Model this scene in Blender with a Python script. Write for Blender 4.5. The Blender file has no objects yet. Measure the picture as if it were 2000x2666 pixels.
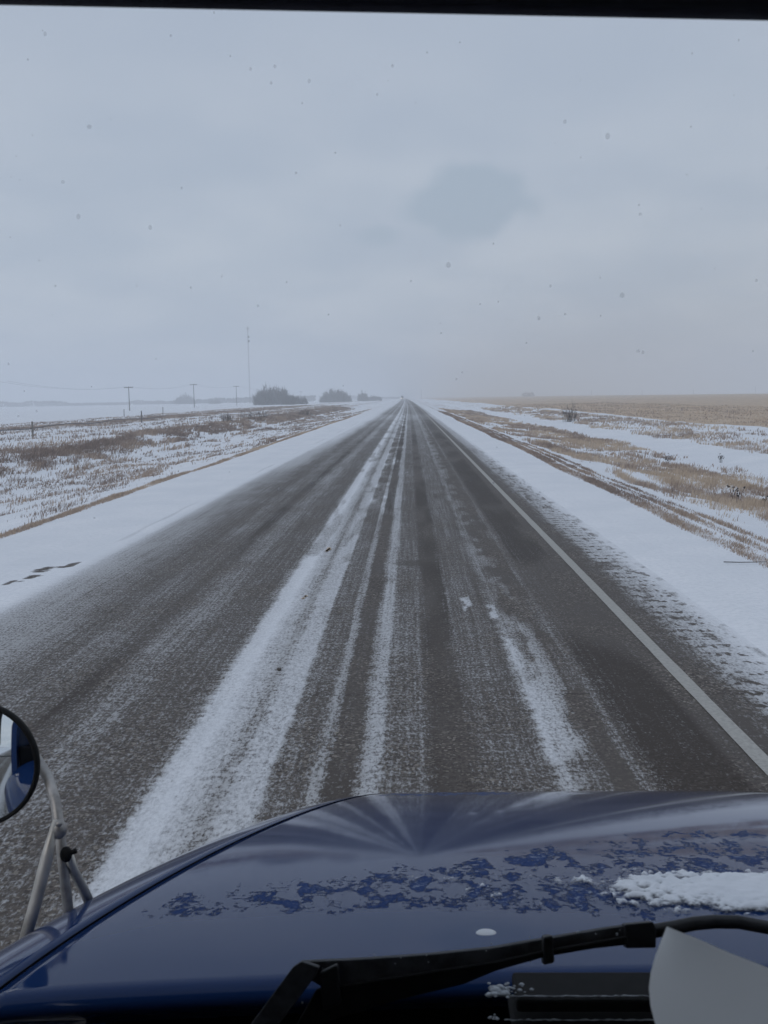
import bpy, math, random
import numpy as np
from mathutils import Vector, Matrix

random.seed(7)
rng = np.random.default_rng(11)
scene = bpy.context.scene
COL = scene.collection

# ------------------------------------------------------------------ camera
cam_d = bpy.data.cameras.new("camera")
cam = bpy.data.objects.new("camera", cam_d)
COL.objects.link(cam)
scene.camera = cam
FPX, PW, PH = 976.0, 768, 1024
cam_d.sensor_fit = 'VERTICAL'
cam_d.sensor_height = 36.0
cam_d.lens = FPX / PH * 36.0
cam_d.clip_start = 0.05
cam_d.clip_end = 12000
EYE = (0.0, 0.0, 2.5)
_v = np.array([(409.7 - PW / 2) / FPX, -(397.0 - PH / 2) / FPX, -1.0]); _v /= np.linalg.norm(_v)
_r = math.radians(0.8)
_u = np.array([-math.sin(_r), math.cos(_r), 0.0]); _u -= _v * np.dot(_u, _v); _u /= np.linalg.norm(_u)
_R = np.stack([np.cross(_v, _u), _v, _u])
M4 = Matrix([list(map(float, _R[i])) + [EYE[i]] for i in range(3)] + [[0, 0, 0, 1]])
cam.matrix_world = M4
cam_d.dof.use_dof = True
cam_d.dof.focus_distance = 40.0
cam_d.dof.aperture_fstop = 18.0

# ------------------------------------------------------------------ sky + sun
SUN_EL, SUN_AZ = 34.0, 215.0
world = bpy.data.worlds.new("World")
scene.world = world
world.use_nodes = True
wt = world.node_tree; wt.nodes.clear()


def N(t, typ, **kw):
    n = t.nodes.new(typ)
    for k, v in kw.items():
        if k.startswith('i_'):
            n.inputs[k[2:].replace('_', ' ')].default_value = v
        else:
            setattr(n, k, v)
    return n


def L(t, a, b):
    t.links.new(a, b)


def mth(t, op, a, b=None, c=None, clamp=False):
    n = t.nodes.new('ShaderNodeMath'); n.operation = op; n.use_clamp = clamp
    for i, v in enumerate((a, b, c)):
        if v is None:
            continue
        if isinstance(v, (int, float)):
            n.inputs[i].default_value = v
        else:
            t.links.new(v, n.inputs[i])
    return n.outputs[0]


def mixc(t, fac, a, b, blend='MIX'):
    n = t.nodes.new('ShaderNodeMix'); n.data_type = 'RGBA'; n.blend_type = blend
    for idx, v in ((0, fac), (6, a), (7, b)):
        if isinstance(v, (int, float)):
            n.inputs[idx].default_value = v
        elif isinstance(v, tuple):
            n.inputs[idx].default_value = (*v, 1) if len(v) == 3 else v
        else:
            t.links.new(v, n.inputs[idx])
    return n.outputs[2]


def smooth(t, x, lo, hi, a=0.0, b=1.0):
    n = t.nodes.new('ShaderNodeMapRange'); n.interpolation_type = 'SMOOTHSTEP'
    t.links.new(x, n.inputs[0])
    for i, v in ((1, lo), (2, hi), (3, a), (4, b)):
        n.inputs[i].default_value = v
    return n.outputs[0]


tc = N(wt, 'ShaderNodeTexCoord')
nish = N(wt, 'ShaderNodeTexSky', sky_type='NISHITA', sun_disc=False)
nish.sun_elevation = math.radians(SUN_EL)
nish.sun_rotation = math.radians(SUN_AZ)
nish.dust_density = 4.0
sep = N(wt, 'ShaderNodeSeparateXYZ'); L(wt, tc.outputs['Generated'], sep.inputs[0])
zc_ = mth(wt, 'MAXIMUM', sep.outputs[2], 0.0)
# cloud deck: project the direction onto a flat layer
den = mth(wt, 'ADD', zc_, 0.22)
cv = N(wt, 'ShaderNodeCombineXYZ')
L(wt, mth(wt, 'DIVIDE', sep.outputs[0], den), cv.inputs[0])
L(wt, mth(wt, 'DIVIDE', sep.outputs[1], den), cv.inputs[1])
nz = N(wt, 'ShaderNodeTexNoise'); nz.inputs['Scale'].default_value = 2.1; nz.inputs['Detail'].default_value = 3.0
nz.inputs['Roughness'].default_value = 0.45
L(wt, cv.outputs[0], nz.inputs['Vector'])
nz2 = N(wt, 'ShaderNodeTexNoise'); nz2.inputs['Scale'].default_value = 16.0; nz2.inputs['Detail'].default_value = 4.0
L(wt, tc.outputs['Generated'], nz2.inputs['Vector'])
deck = mixc(wt, smooth(wt, nz.outputs[0], 0.30, 0.72), (4.22, 4.95, 5.92), (5.35, 5.95, 6.70))
deck = mixc(wt, smooth(wt, zc_, 0.05, 0.5), deck, (4.05, 4.72, 5.82))
# the one darker cloud that hangs right of the road
def blob(cx, cz, rx, rz, lo, hi):
    a = mth(wt, 'DIVIDE', mth(wt, 'SUBTRACT', mth(wt, 'DIVIDE', sep.outputs[0], sep.outputs[1]), cx), rx)
    b = mth(wt, 'DIVIDE', mth(wt, 'SUBTRACT', mth(wt, 'DIVIDE', sep.outputs[2], sep.outputs[1]), cz), rz)
    d = mth(wt, 'SQRT', mth(wt, 'ADD', mth(wt, 'MULTIPLY', a, a), mth(wt, 'MULTIPLY', b, b)))
    d = mth(wt, 'ADD', d, mth(wt, 'MULTIPLY', mth(wt, 'SUBTRACT', nz2.outputs[0], 0.5), 1.3))
    m = smooth(wt, d, lo, hi, 1.0, 0.0)
    return mth(wt, 'MULTIPLY', m, mth(wt, 'GREATER_THAN', sep.outputs[1], 0.0))
b1 = blob(0.064, 0.192, 0.068, 0.038, 0.72, 1.12)
b2 = blob(-0.028, 0.160, 0.022, 0.010, 0.4, 1.3)
bm = mth(wt, 'MAXIMUM', mth(wt, 'MULTIPLY', b1, 1.0), mth(wt, 'MULTIPLY', b2, 0.7))
deck = mixc(wt, mth(wt, 'MULTIPLY', bm, 0.95), deck, (3.55, 4.40, 5.35))
skyc = mixc(wt, 0.93, nish.outputs[0], deck)
bg = N(wt, 'ShaderNodeBackground'); bg.inputs['Strength'].default_value = 0.1
L(wt, skyc, bg.inputs['Color'])
wo = N(wt, 'ShaderNodeOutputWorld'); L(wt, bg.outputs[0], wo.inputs['Surface'])

sun_d = bpy.data.lights.new("sun", 'SUN'); sun_d.energy = 0.5; sun_d.angle = math.radians(40)
sun_d.color = (1.0, 0.97, 0.93)
sun = bpy.data.objects.new("sun", sun_d); COL.objects.link(sun)
_el, _az = math.radians(SUN_EL), math.radians(SUN_AZ)
_sd = Vector((math.sin(_az) * math.cos(_el), math.cos(_az) * math.cos(_el), math.sin(_el)))
sun.rotation_euler = _sd.to_track_quat('Z', 'Y').to_euler()
sun.location = (0, 0, 90)

vs = scene.view_settings
vs.view_transform = 'Standard'; vs.look = 'None'; vs.gamma = 1.0; vs.exposure = 0.0; vs.use_curve_mapping = False
cy = scene.cycles
cy.use_denoising = True
cy.volume_bounces = 3
cy.max_bounces = 8
cy.diffuse_bounces = 3
cy.glossy_bounces = 4
cy.sample_clamp_indirect = 6.0

# ------------------------------------------------------------------ helpers


def tag(o, label=None, cat=None, group=None, kind=None):
    if label: o['label'] = label
    if cat: o['category'] = cat
    if group: o['group'] = group
    if kind: o['kind'] = kind
    return o


def empty(name, loc, rz=0.0):
    o = bpy.data.objects.new(name, None); COL.objects.link(o)
    o.location = loc; o.rotation_euler = (0, 0, rz); o.empty_display_size = 0.2
    return o


class MB:
    def __init__(s):
        s.v = []; s.f = []

    def quad(s, *p):
        n = len(s.v); s.v += [tuple(q) for q in p]; s.f.append(tuple(range(n, n + len(p)))); return s

    def box(s, x0, x1, y0, y1, z0, z1):
        n = len(s.v)
        s.v += [(x, y, z) for z in (z0, z1) for y in (y0, y1) for x in (x0, x1)]
        for q in ((0, 2, 3, 1), (4, 5, 7, 6), (0, 1, 5, 4), (2, 6, 7, 3), (0, 4, 6, 2), (1, 3, 7, 5)):
            s.f.append(tuple(n + i for i in q))
        return s

    def prism(s, poly, vec):
        n = len(s.v); k = len(poly); vec = Vector(vec)
        s.v += [tuple(p) for p in poly] + [tuple(Vector(p) + vec) for p in poly]
        s.f.append(tuple(range(n, n + k))[::-1]); s.f.append(tuple(range(n + k, n + 2 * k)))
        for i in range(k):
            j = (i + 1) % k
            s.f.append((n + i, n + j, n + k + j, n + k + i))
        return s

    def tube(s, pts, rad, seg=8):
        pts = [Vector(p) for p in pts]; n0 = len(s.v); m = len(pts)
        if not hasattr(rad, '__len__'): rad = [rad] * m
        up = None
        for i, p in enumerate(pts):
            d = (pts[min(i + 1, m - 1)] - pts[max(i - 1, 0)]).normalized()
            if up is None:
                up = d.orthogonal().normalized()
            up = (up - d * up.dot(d)).normalized()
            w = d.cross(up)
            for k in range(seg):
                a = 2 * math.pi * k / seg
                s.v.append(tuple(p + (up * math.cos(a) + w * math.sin(a)) * rad[i]))
        for i in range(m - 1):
            for k in range(seg):
                k2 = (k + 1) % seg
                s.f.append((n0 + i * seg + k, n0 + i * seg + k2, n0 + (i + 1) * seg + k2, n0 + (i + 1) * seg + k))
        s.f.append(tuple(n0 + k for k in range(seg))[::-1])
        s.f.append(tuple(n0 + (m - 1) * seg + k for k in range(seg)))
        return s

    def ball(s, c, r, ru=6, rv=4, sc=(1, 1, 1)):
        n = len(s.v); c = Vector(c)
        s.v.append((c.x, c.y, c.z + r * sc[2]))
        for j in range(1, rv):
            t = math.pi * j / rv
            for i in range(ru):
                a = 2 * math.pi * i / ru
                s.v.append((c.x + r * sc[0] * math.sin(t) * math.cos(a), c.y + r * sc[1] * math.sin(t) * math.sin(a), c.z + r * sc[2] * math.cos(t)))
        s.v.append((c.x, c.y, c.z - r * sc[2])); e = len(s.v) - 1
        for i in range(ru):
            i2 = (i + 1) % ru
            s.f.append((n, n + 1 + i, n + 1 + i2))
            for j in range(rv - 2):
                a = n + 1 + j * ru
                s.f.append((a + i, a + ru + i, a + ru + i2, a + i2))
            a = n + 1 + (rv - 2) * ru
            s.f.append((a + i, e, a + i2))
        return s

    def build(s, name, mat, parent=None, smooth=False, bevel=0.0):
        me = bpy.data.meshes.new(name); me.from_pydata(s.v, [], s.f); me.update()
        o = bpy.data.objects.new(name, me); COL.objects.link(o)
        me.materials.append(mat)
        if smooth:
            me.polygons.foreach_set('use_smooth', [True] * len(me.polygons))
        if parent:
            o.parent = parent
        if bevel:
            b = o.modifiers.new('bevel', 'BEVEL'); b.width = bevel; b.segments = 2; b.limit_method = 'ANGLE'
        return o


def npmesh(name, co, faces, mat, smooth=False, attrs=None, parent=None):
    """co (n,3), faces (m,k) with constant k"""
    me = bpy.data.meshes.new(name)
    n, (m, k) = len(co), faces.shape
    me.vertices.add(n); me.vertices.foreach_set('co', co.astype(np.float32).ravel())
    me.loops.add(m * k); me.loops.foreach_set('vertex_index', faces.astype(np.int32).ravel())
    me.polygons.add(m); me.polygons.foreach_set('loop_start', np.arange(0, m * k, k, dtype=np.int32))
    if smooth:
        me.polygons.foreach_set('use_smooth', np.ones(m, dtype=bool))
    me.update(calc_edges=True)
    for an, av in (attrs or {}).items():
        a = me.attributes.new(an, 'FLOAT', 'POINT'); a.data.foreach_set('value', av.astype(np.float32).ravel())
    me.materials.append(mat)
    o = bpy.data.objects.new(name, me); COL.objects.link(o)
    if parent: o.parent = parent
    return o


def gridfaces(nr, nc):
    i = np.arange(nr - 1)[:, None] * nc + np.arange(nc - 1)[None, :]
    return np.stack([i, i + 1, i + nc + 1, i + nc], -1).reshape(-1, 4)


def _hash(ix, iy, seed):
    h = (ix.astype(np.int64) * 374761393 + iy.astype(np.int64) * 668265263 + seed * 974634541) & 0xffffffff
    h = ((h ^ (h >> 13)) * 1274126177) & 0xffffffff
    h = h ^ (h >> 16)
    return (h & 0xffff) / 65535.0


def vn(x, y, seed=0):
    x, y = np.broadcast_arrays(np.asarray(x, float), np.asarray(y, float))
    ix, iy = np.floor(x), np.floor(y); fx, fy = x - ix, y - iy
    fx, fy = fx * fx * (3 - 2 * fx), fy * fy * (3 - 2 * fy)
    a = _hash(ix, iy, seed); b = _hash(ix + 1, iy, seed); c = _hash(ix, iy + 1, seed); d = _hash(ix + 1, iy + 1, seed)
    return (a * (1 - fx) + b * fx) * (1 - fy) + (c * (1 - fx) + d * fx) * fy


def fbm(x, y, seed=0, o=4):
    s, a, t = 0.0, 0.5, 0.0
    for k in range(o):
        s = s + a * vn(x * 2 ** k, y * 2 ** k, seed + k * 17); t += a; a *= 0.55
    return s / t


def sst(x, a, b):
    t = np.clip((x - a) / (b - a), 0, 1); return t * t * (3 - 2 * t)


def band(x, c, w, e):
    return 1 - sst(np.abs(x - c), w, w + e)


def bend(y):
    """gentle left drift of the road far ahead"""
    y = np.maximum(np.asarray(y, float), 0.0)
    return -5.5e-6 * y * y * (1 / (1 + (y / 2200.0) ** 2))


# ------------------------------------------------------------------ materials


def newmat(name):
    m = bpy.data.materials.new(name); m.use_nodes = True
    t = m.node_tree; t.nodes.clear()
    out = N(t, 'ShaderNodeOutputMaterial'); p = N(t, 'ShaderNodeBsdfPrincipled')
    L(t, p.outputs[0], out.inputs['Surface'])
    return m, t, p


def noise(t, vec, scale, detail=2.0, rough=0.5, stretch=None, dist=0.0):
    if stretch:
        mp = N(t, 'ShaderNodeMapping'); mp.inputs['Scale'].default_value = stretch
        L(t, vec, mp.inputs['Vector']); vec = mp.outputs[0]
    n = N(t, 'ShaderNodeTexNoise'); n.inputs['Scale'].default_value = scale
    n.inputs['Detail'].default_value = detail; n.inputs['Roughness'].default_value = rough
    n.inputs['Distortion'].default_value = dist
    L(t, vec, n.inputs['Vector'])
    return n.outputs[0]


def simple(name, col, rough=0.6, metal=0.0, var=0.25, scale=20.0, bump=0.0, spec=0.5, coat=0.0):
    m, t, p = newmat(name)
    geo = N(t, 'ShaderNodeTexCoord')
    nf = noise(t, geo.outputs['Object'], scale, 4.0, 0.6)
    c = mixc(t, smooth(t, nf, 0.25, 0.75), tuple(x * (1 - var) for x in col), tuple(min(1, x * (1 + var)) for x in col))
    L(t, c, p.inputs['Base Color'])
    p.inputs['Roughness'].default_value = rough; p.inputs['Metallic'].default_value = metal
    p.inputs['Specular IOR Level'].default_value = spec
    p.inputs['Coat Weight'].default_value = coat
    if bump:
        b = N(t, 'ShaderNodeBump'); b.inputs['Strength'].default_value = bump; b.inputs['Distance'].default_value = 0.01
        L(t, nf, b.inputs['Height']); L(t, b.outputs[0], p.inputs['Normal'])
    return m


def position(t):
    return N(t, 'ShaderNodeNewGeometry').outputs['Position']


def snow_colour(t, pos):
    n1 = noise(t, pos, 0.6, 3.0, 0.5)
    n2 = noise(t, pos, 14.0, 3.0, 0.6)
    c = mixc(t, smooth(t, n1, 0.3, 0.7), (0.78, 0.80, 0.83), (0.86, 0.87, 0.89))
    return mixc(t, smooth(t, n2, 0.35, 0.75), c, (0.74, 0.76, 0.79))


# --- road: asphalt under a broken film of snow; coverage comes from the mesh attribute
def make_road_mat():
    m, t, p = newmat("road_surface")
    pos = position(t)
    at = N(t, 'ShaderNodeAttribute'); at.attribute_name = 'snow'
    dk = N(t, 'ShaderNodeAttribute'); dk.attribute_name = 'wet'
    n_wisp = noise(t, pos, 1.0, 3.0, 0.6, (4.0, 17.0, 1.0))
    n_spk = noise(t, pos, 36.0, 2.5, 0.65, (1.25, 0.62, 1.0))
    n_spk2 = noise(t, pos, 85.0, 1.5, 0.6, (1.2, 0.6, 1.0))
    n_str = noise(t, pos, 1.0, 3.0, 0.55, (26.0, 0.35, 1.0))
    n_big = noise(t, pos, 1.3, 3.0, 0.55, (1.0, 0.5, 1.0))
    s = at.outputs['Fac']
    mid = mth(t, 'MULTIPLY', mth(t, 'MULTIPLY', s, mth(t, 'SUBTRACT', 1.0, s)), 4.0)      # noise acts most at half cover
    amp = mth(t, 'ADD', mth(t, 'MULTIPLY', mid, 0.75), 0.27)
    nn = mth(t, 'MULTIPLY', mth(t, 'SUBTRACT', n_wisp, 0.5), 0.70)
    nn = mth(t, 'ADD', nn, mth(t, 'MULTIPLY', mth(t, 'SUBTRACT', n_spk, 0.5), 1.7))
    nn = mth(t, 'ADD', nn, mth(t, 'MULTIPLY', mth(t, 'SUBTRACT', n_spk2, 0.5), 0.8))
    nn = mth(t, 'ADD', nn, mth(t, 'MULTIPLY', mth(t, 'SUBTRACT', n_str, 0.5), 0.75))
    nn = mth(t, 'ADD', nn, mth(t, 'MULTIPLY', mth(t, 'SUBTRACT', n_big, 0.5), 0.45))
    cov = mth(t, 'ADD', s, mth(t, 'MULTIPLY', nn, amp))
    # rumble grooves milled beside the edge line, half filled with snow
    sp = N(t, 'ShaderNodeSeparateXYZ'); L(t, pos, sp.inputs[0])
    gv = smooth(t, mth(t, 'SINE', mth(t, 'ADD', mth(t, 'MULTIPLY', sp.outputs[1], 2 * math.pi / 0.31), mth(t, 'MULTIPLY', n_big, 5.0))), -0.1, 0.8)
    gb = mth(t, 'SUBTRACT', 1.0, smooth(t, mth(t, 'ABSOLUTE', mth(t, 'SUBTRACT', sp.outputs[0], 2.98)), 0.14, 0.34))
    gn = noise(t, pos, 4.5, 3.0, 0.6, (1.0, 0.8, 1.0))
    gm = mth(t, 'MULTIPLY', mth(t, 'MULTIPLY', gv, gb), mth(t, 'MULTIPLY', smooth(t, gn, 0.36, 0.56), smooth(t, noise(t, pos, 1.0, 2.0, 0.5, (13.0, 7.0, 1.0)), 0.44, 0.60)))
    cov = mth(t, 'SUBTRACT', cov, mth(t, 'MULTIPLY', gm, 0.95))
    mask = smooth(t, cov, 0.24, 0.84)
    # asphalt: chip-seal stones, brownish with salt
    vor = N(t, 'ShaderNodeTexVoronoi'); vor.inputs['Scale'].default_value = 52.0
    L(t, pos, vor.inputs['Vector'])
    sepc = N(t, 'ShaderNodeSeparateColor'); L(t, vor.outputs['Color'], sepc.inputs[0])
    ac = mixc(t, sepc.outputs[0], (0.036, 0.029, 0.025), (0.148, 0.124, 0.106))
    ac = mixc(t, smooth(t, sepc.outputs[1], 0.86, 0.95), ac, (0.30, 0.27, 0.23))
    ac = mixc(t, smooth(t, n_big, 0.3, 0.7), ac, (0.090, 0.076, 0.066))
    ac = mixc(t, dk.outputs['Fac'], ac, (0.034, 0.023, 0.016))
    sn = mixc(t, smooth(t, n_spk, 0.3, 0.7), (0.46, 0.47, 0.49), (0.70, 0.71, 0.73))
    sn = mixc(t, smooth(t, s, 0.55, 0.95), mixc(t, 0.8, sn, (0.35, 0.345, 0.34)), sn)
    sn = mixc(t, smooth(t, s, 0.84, 0.99), sn, snow_colour(t, pos))
    L(t, mixc(t, mask, ac, sn), p.inputs['Base Color'])
    L(t, smooth(t, mask, 0.0, 0.6, 0.62, 0.9), p.inputs['Roughness'])
    p.inputs['Specular IOR Level'].default_value = 0.2
    h = mth(t, 'ADD', mth(t, 'MULTIPLY', mask, 1.0), mth(t, 'MULTIPLY', n_spk2, 0.6))
    b = N(t, 'ShaderNodeBump'); b.inputs['Strength'].default_value = 0.7; b.inputs['Distance'].default_value = 0.008
    L(t, h, b.inputs['Height']); L(t, b.outputs[0], p.inputs['Normal'])
    return m


# --- ground: snow with dead grass thatch showing through (attribute 'grass'), and stubble field ('field')
def make_ground_mat():
    m, t, p = newmat("ground_snow")
    pos = position(t)
    g = N(t, 'ShaderNodeAttribute'); g.attribute_name = 'grass'
    f = N(t, 'ShaderNodeAttribute'); f.attribute_name = 'field'
    tn = N(t, 'ShaderNodeAttribute'); tn.attribute_name = 'tint'
    n1 = noise(t, pos, 3.0, 5.0, 0.65, (1.0, 0.3, 1.0))
    n2 = noise(t, pos, 16.0, 3.0, 0.6)
    nn = mth(t, 'ADD', mth(t, 'MULTIPLY', mth(t, 'SUBTRACT', n1, 0.5), 1.1), mth(t, 'MULTIPLY', mth(t, 'SUBTRACT', n2, 0.5), 0.7))
    s = g.outputs['Fac']
    mid = mth(t, 'MULTIPLY', mth(t, 'MULTIPLY', s, mth(t, 'SUBTRACT', 1.0, s)), 4.0)
    cov = mth(t, 'ADD', s, mth(t, 'MULTIPLY', nn, mth(t, 'ADD', mth(t, 'MULTIPLY', mid, 0.9), 0.05)))
    mask = smooth(t, cov, 0.28, 0.78)
    th = mixc(t, tn.outputs['Fac'], (0.40, 0.33, 0.295), (0.50, 0.40, 0.31))
    th = mixc(t, smooth(t, n2, 0.3, 0.75), th, (0.33, 0.275, 0.245))
    sn = snow_colour(t, pos)
    c = mixc(t, mth(t, 'MULTIPLY', mask, 0.62), sn, th)
    # stubble: rows running along the field with light straw between
    nr = noise(t, pos, 1.0, 3.0, 0.55, (0.9, 0.05, 1.0))
    nb = noise(t, pos, 0.02, 4.0, 0.6)
    st = mixc(t, smooth(t, nr, 0.3, 0.72), (0.46, 0.345, 0.245), (0.60, 0.465, 0.335))
    st = mixc(t, smooth(t, nb, 0.35, 0.7), st, (0.54, 0.415, 0.295))
    st = mixc(t, mth(t, 'MULTIPLY', smooth(t, n1, 0.45, 0.8), 0.38), st, (0.74, 0.73, 0.72))
    ff = mth(t, 'ADD', f.outputs['Fac'], mth(t, 'MULTIPLY', mth(t, 'SUBTRACT', n1, 0.5), 0.5))
    c = mixc(t, smooth(t, ff, 0.4, 0.6), c, st)
    L(t, c, p.inputs['Base Color'])
    p.inputs['Roughness'].default_value = 0.9
    p.inputs['Specular IOR Level'].default_value = 0.2
    dr = noise(t, pos, 2.2, 4.0, 0.55, (0.7, 1.6, 1.0))
    b = N(t, 'ShaderNodeBump'); b.inputs['Strength'].default_value = 0.55; b.inputs['Distance'].default_value = 0.05
    L(t, dr, b.inputs['Height']); L(t, b.outputs[0], p.inputs['Normal'])
    return m


def make_grass_mat(name, a, b, c):
    m, t, p = newmat(name)
    at = N(t, 'ShaderNodeAttribute'); at.attribute_name = 'tint'
    r = N(t, 'ShaderNodeValToRGB'); L(t, at.outputs['Fac'], r.inputs[0])
    e = r.color_ramp.elements
    e[0].color = (*a, 1); e[1].color = (*c, 1); e[1].position = 1.0
    x = e.new(0.5); x.color = (*b, 1)
    L(t, r.outputs[0], p.inputs['Base Color'])
    p.inputs['Roughness'].default_value = 0.85; p.inputs['Specular IOR Level'].default_value = 0.15
    return m


# --- blue paint, glossy, with melting ice crusts that break the reflection
def make_paint():
    m, t, p = newmat("blue_paint")
    pos = position(t)
    sx = N(t, 'ShaderNodeSeparateXYZ'); L(t, pos, sx.inputs[0])
    base = (0.0135, 0.037, 0.118)
    n1 = noise(t, pos, 23.0, 6.0, 0.68, (1.0, 0.62, 1.0), 0.4)
    n2 = noise(t, pos, 90.0, 3.0, 0.6)
    n3 = noise(t, pos, 2.6, 2.0, 0.5)
    # where the crusts lie: a belt across the middle of the hood, thickening to the right
    yy = mth(t, 'ADD', sx.outputs[1], mth(t, 'MULTIPLY', mth(t, 'SUBTRACT', n3, 0.5), 0.25))
    top = mth(t, 'ADD', mth(t, 'MULTIPLY', sx.outputs[0], 0.40), 1.70)
    belt = mth(t, 'MULTIPLY', smooth(t, yy, 1.30, 1.40), mth(t, 'SUBTRACT', 1.0, smooth(t, mth(t, 'SUBTRACT', yy, top), -0.12, 0.10)))
    belt = mth(t, 'MULTIPLY', belt, smooth(t, sx.outputs[0], -0.54, -0.36))
    belt = mth(t, 'MULTIPLY', belt, smooth(t, sx.outputs[2], 1.2, 1.4))
    crest = mth(t, 'MULTIPLY', smooth(t, sx.outputs[1], 2.25, 2.7), mth(t, 'SUBTRACT', 1.0, smooth(t, mth(t, 'ABSOLUTE', mth(t, 'SUBTRACT', sx.outputs[0], 0.10)), 0.12, 0.42)))
    belt = mth(t, 'MAXIMUM', belt, mth(t, 'MULTIPLY', crest, 1.12))
    v = mth(t, 'ADD', mth(t, 'MULTIPLY', n1, 0.8), mth(t, 'MULTIPLY', n2, 0.28))
    v = mth(t, 'ADD', v, mth(t, 'MULTIPLY', mth(t, 'SUBTRACT', belt, 1.0), 0.40))
    v = mth(t, 'SUBTRACT', v, smooth(t, sx.outputs[1], 1.62, 1.85, 0.0, 0.035))
    ice = smooth(t, v, 0.535, 0.59)
    fr = mth(t, 'ADD', v, mth(t, 'MULTIPLY', mth(t, 'SUBTRACT', sx.outputs[0], 0.2), 0.055))
    frost = mth(t, 'MULTIPLY', smooth(t, fr, 0.62, 0.72), smooth(t, n2, 0.44, 0.62))
    c = mixc(t, ice, base, (0.016, 0.044, 0.150))
    sparkle = mth(t, 'MULTIPLY', ice, smooth(t, noise(t, pos, 120.0, 3.0, 0.65), 0.54, 0.66))
    c = mixc(t, mth(t, 'MAXIMUM', mth(t, 'MULTIPLY', frost, 0.7), mth(t, 'MULTIPLY', mth(t, 'MULTIPLY', sparkle, smooth(t, noise(t, pos, 9.0, 2.0, 0.5), 0.42, 0.60)), smooth(t, sx.outputs[0], -0.35, 0.35, 0.18, 0.75))), c, (0.42, 0.46, 0.52))
    L(t, c, p.inputs['Base Color'])
    film = noise(t, pos, 3.5, 4.0, 0.6)
    L(t, mth(t, 'ADD', mth(t, 'MULTIPLY', ice, 0.55), smooth(t, film, 0.3, 0.8, 0.045, 0.085)), p.inputs['Roughness'])
    L(t, mth(t, 'SUBTRACT', 0.20, mth(t, 'MULTIPLY', ice, 0.13)), p.inputs['Specular IOR Level'])
    h = mth(t, 'ADD', mth(t, 'MULTIPLY', ice, mth(t, 'ADD', mth(t, 'MULTIPLY', n2, 1.6), 0.2)), 0.0)
    b = N(t, 'ShaderNodeBump'); b.inputs['Strength'].default_value = 0.8; b.inputs['Distance'].default_value = 0.004
    L(t, h, b.inputs['Height']); L(t, b.outputs[0], p.inputs['Normal'])
    return m


M_road = make_road_mat()
M_ground = make_ground_mat()
M_grass = make_grass_mat("dead_grass", (0.22, 0.178, 0.160), (0.39, 0.310, 0.260), (0.56, 0.455, 0.345))
M_twig = make_grass_mat("bare_twigs", (0.06, 0.055, 0.055), (0.10, 0.088, 0.082), (0.17, 0.145, 0.125))
M_paint = make_paint()
M_line = simple("white_road_paint", (0.40, 0.39, 0.36), 0.8, var=0.16, scale=28.0, bump=0.2, spec=0.2)
M_yellow = simple("worn_yellow_paint", (0.58, 0.47, 0.36), 0.8, var=0.25, scale=30.0, spec=0.2)
M_wood = simple("weathered_pole_wood", (0.085, 0.075, 0.068), 0.9, var=0.3, scale=3.0)
M_post = simple("pale_post_wood", (0.20, 0.185, 0.17), 0.9, var=0.3, scale=8.0)
M_wire = simple("dull_wire", (0.07, 0.07, 0.075), 0.6)
M_steel = simple("painted_steel_mast", (0.11, 0.10, 0.105), 0.6)
M_black = simple("black_plastic", (0.012, 0.012, 0.013), 0.55, var=0.4, scale=40.0, bump=0.15)
M_dark = simple("dark_cowl_plastic", (0.006, 0.006, 0.009), 0.6, var=0.4, scale=40.0, spec=0.2)
M_rub = simple("wiper_rubber", (0.006, 0.006, 0.006), 0.7, var=0.4, scale=60.0, spec=0.2)
M_gap = simple("black_seam_rubber", (0.003, 0.003, 0.004), 0.95, var=0.3, scale=60.0, spec=0.0)
M_arm = simple("salted_wiper_paint", (0.040, 0.042, 0.046), 0.8, var=0.5, scale=55.0, bump=0.2)
M_chrome = simple("dull_stainless", (0.52, 0.49, 0.44), 0.4, 0.45, var=0.2, scale=25.0)
M_tube = simple("grimy_stainless_tube", (0.36, 0.34, 0.32), 0.4, 0.5, var=0.3, scale=35.0)
M_mirror = simple("mirror_glass", (0.72, 0.76, 0.78), 0.03, 1.0, var=0.05, scale=5.0)
M_visor = simple("dark_visor_vinyl", (0.012, 0.011, 0.016), 0.7, var=0.3, scale=60.0)
M_white = simple("white_box_panel", (0.70, 0.71, 0.72), 0.5, var=0.08, scale=2.0)
M_glass = None


def make_glass():
    m, t, p = newmat("dark_window_glass")
    p.inputs['Base Color'].default_value = (0.02, 0.025, 0.03, 1); p.inputs['Roughness'].default_value = 0.03
    return m


def thin_pane():
    m = bpy.data.materials.new("thin_window_pane"); m.use_nodes = True; t = m.node_tree; t.nodes.clear()
    o = N(t, 'ShaderNodeOutputMaterial'); tr = N(t, 'ShaderNodeBsdfTransparent'); gl = N(t, 'ShaderNodeBsdfGlossy'); mx = N(t, 'ShaderNodeMixShader')
    fr = N(t, 'ShaderNodeFresnel'); fr.inputs[0].default_value = 1.45
    tr.inputs[0].default_value = (.86, .89, .88, 1); gl.inputs['Roughness'].default_value = 0.02
    L(t, fr.outputs[0], mx.inputs[0]); L(t, tr.outputs[0], mx.inputs[1]); L(t, gl.outputs[0], mx.inputs[2]); L(t, mx.outputs[0], o.inputs['Surface'])
    return m


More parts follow.
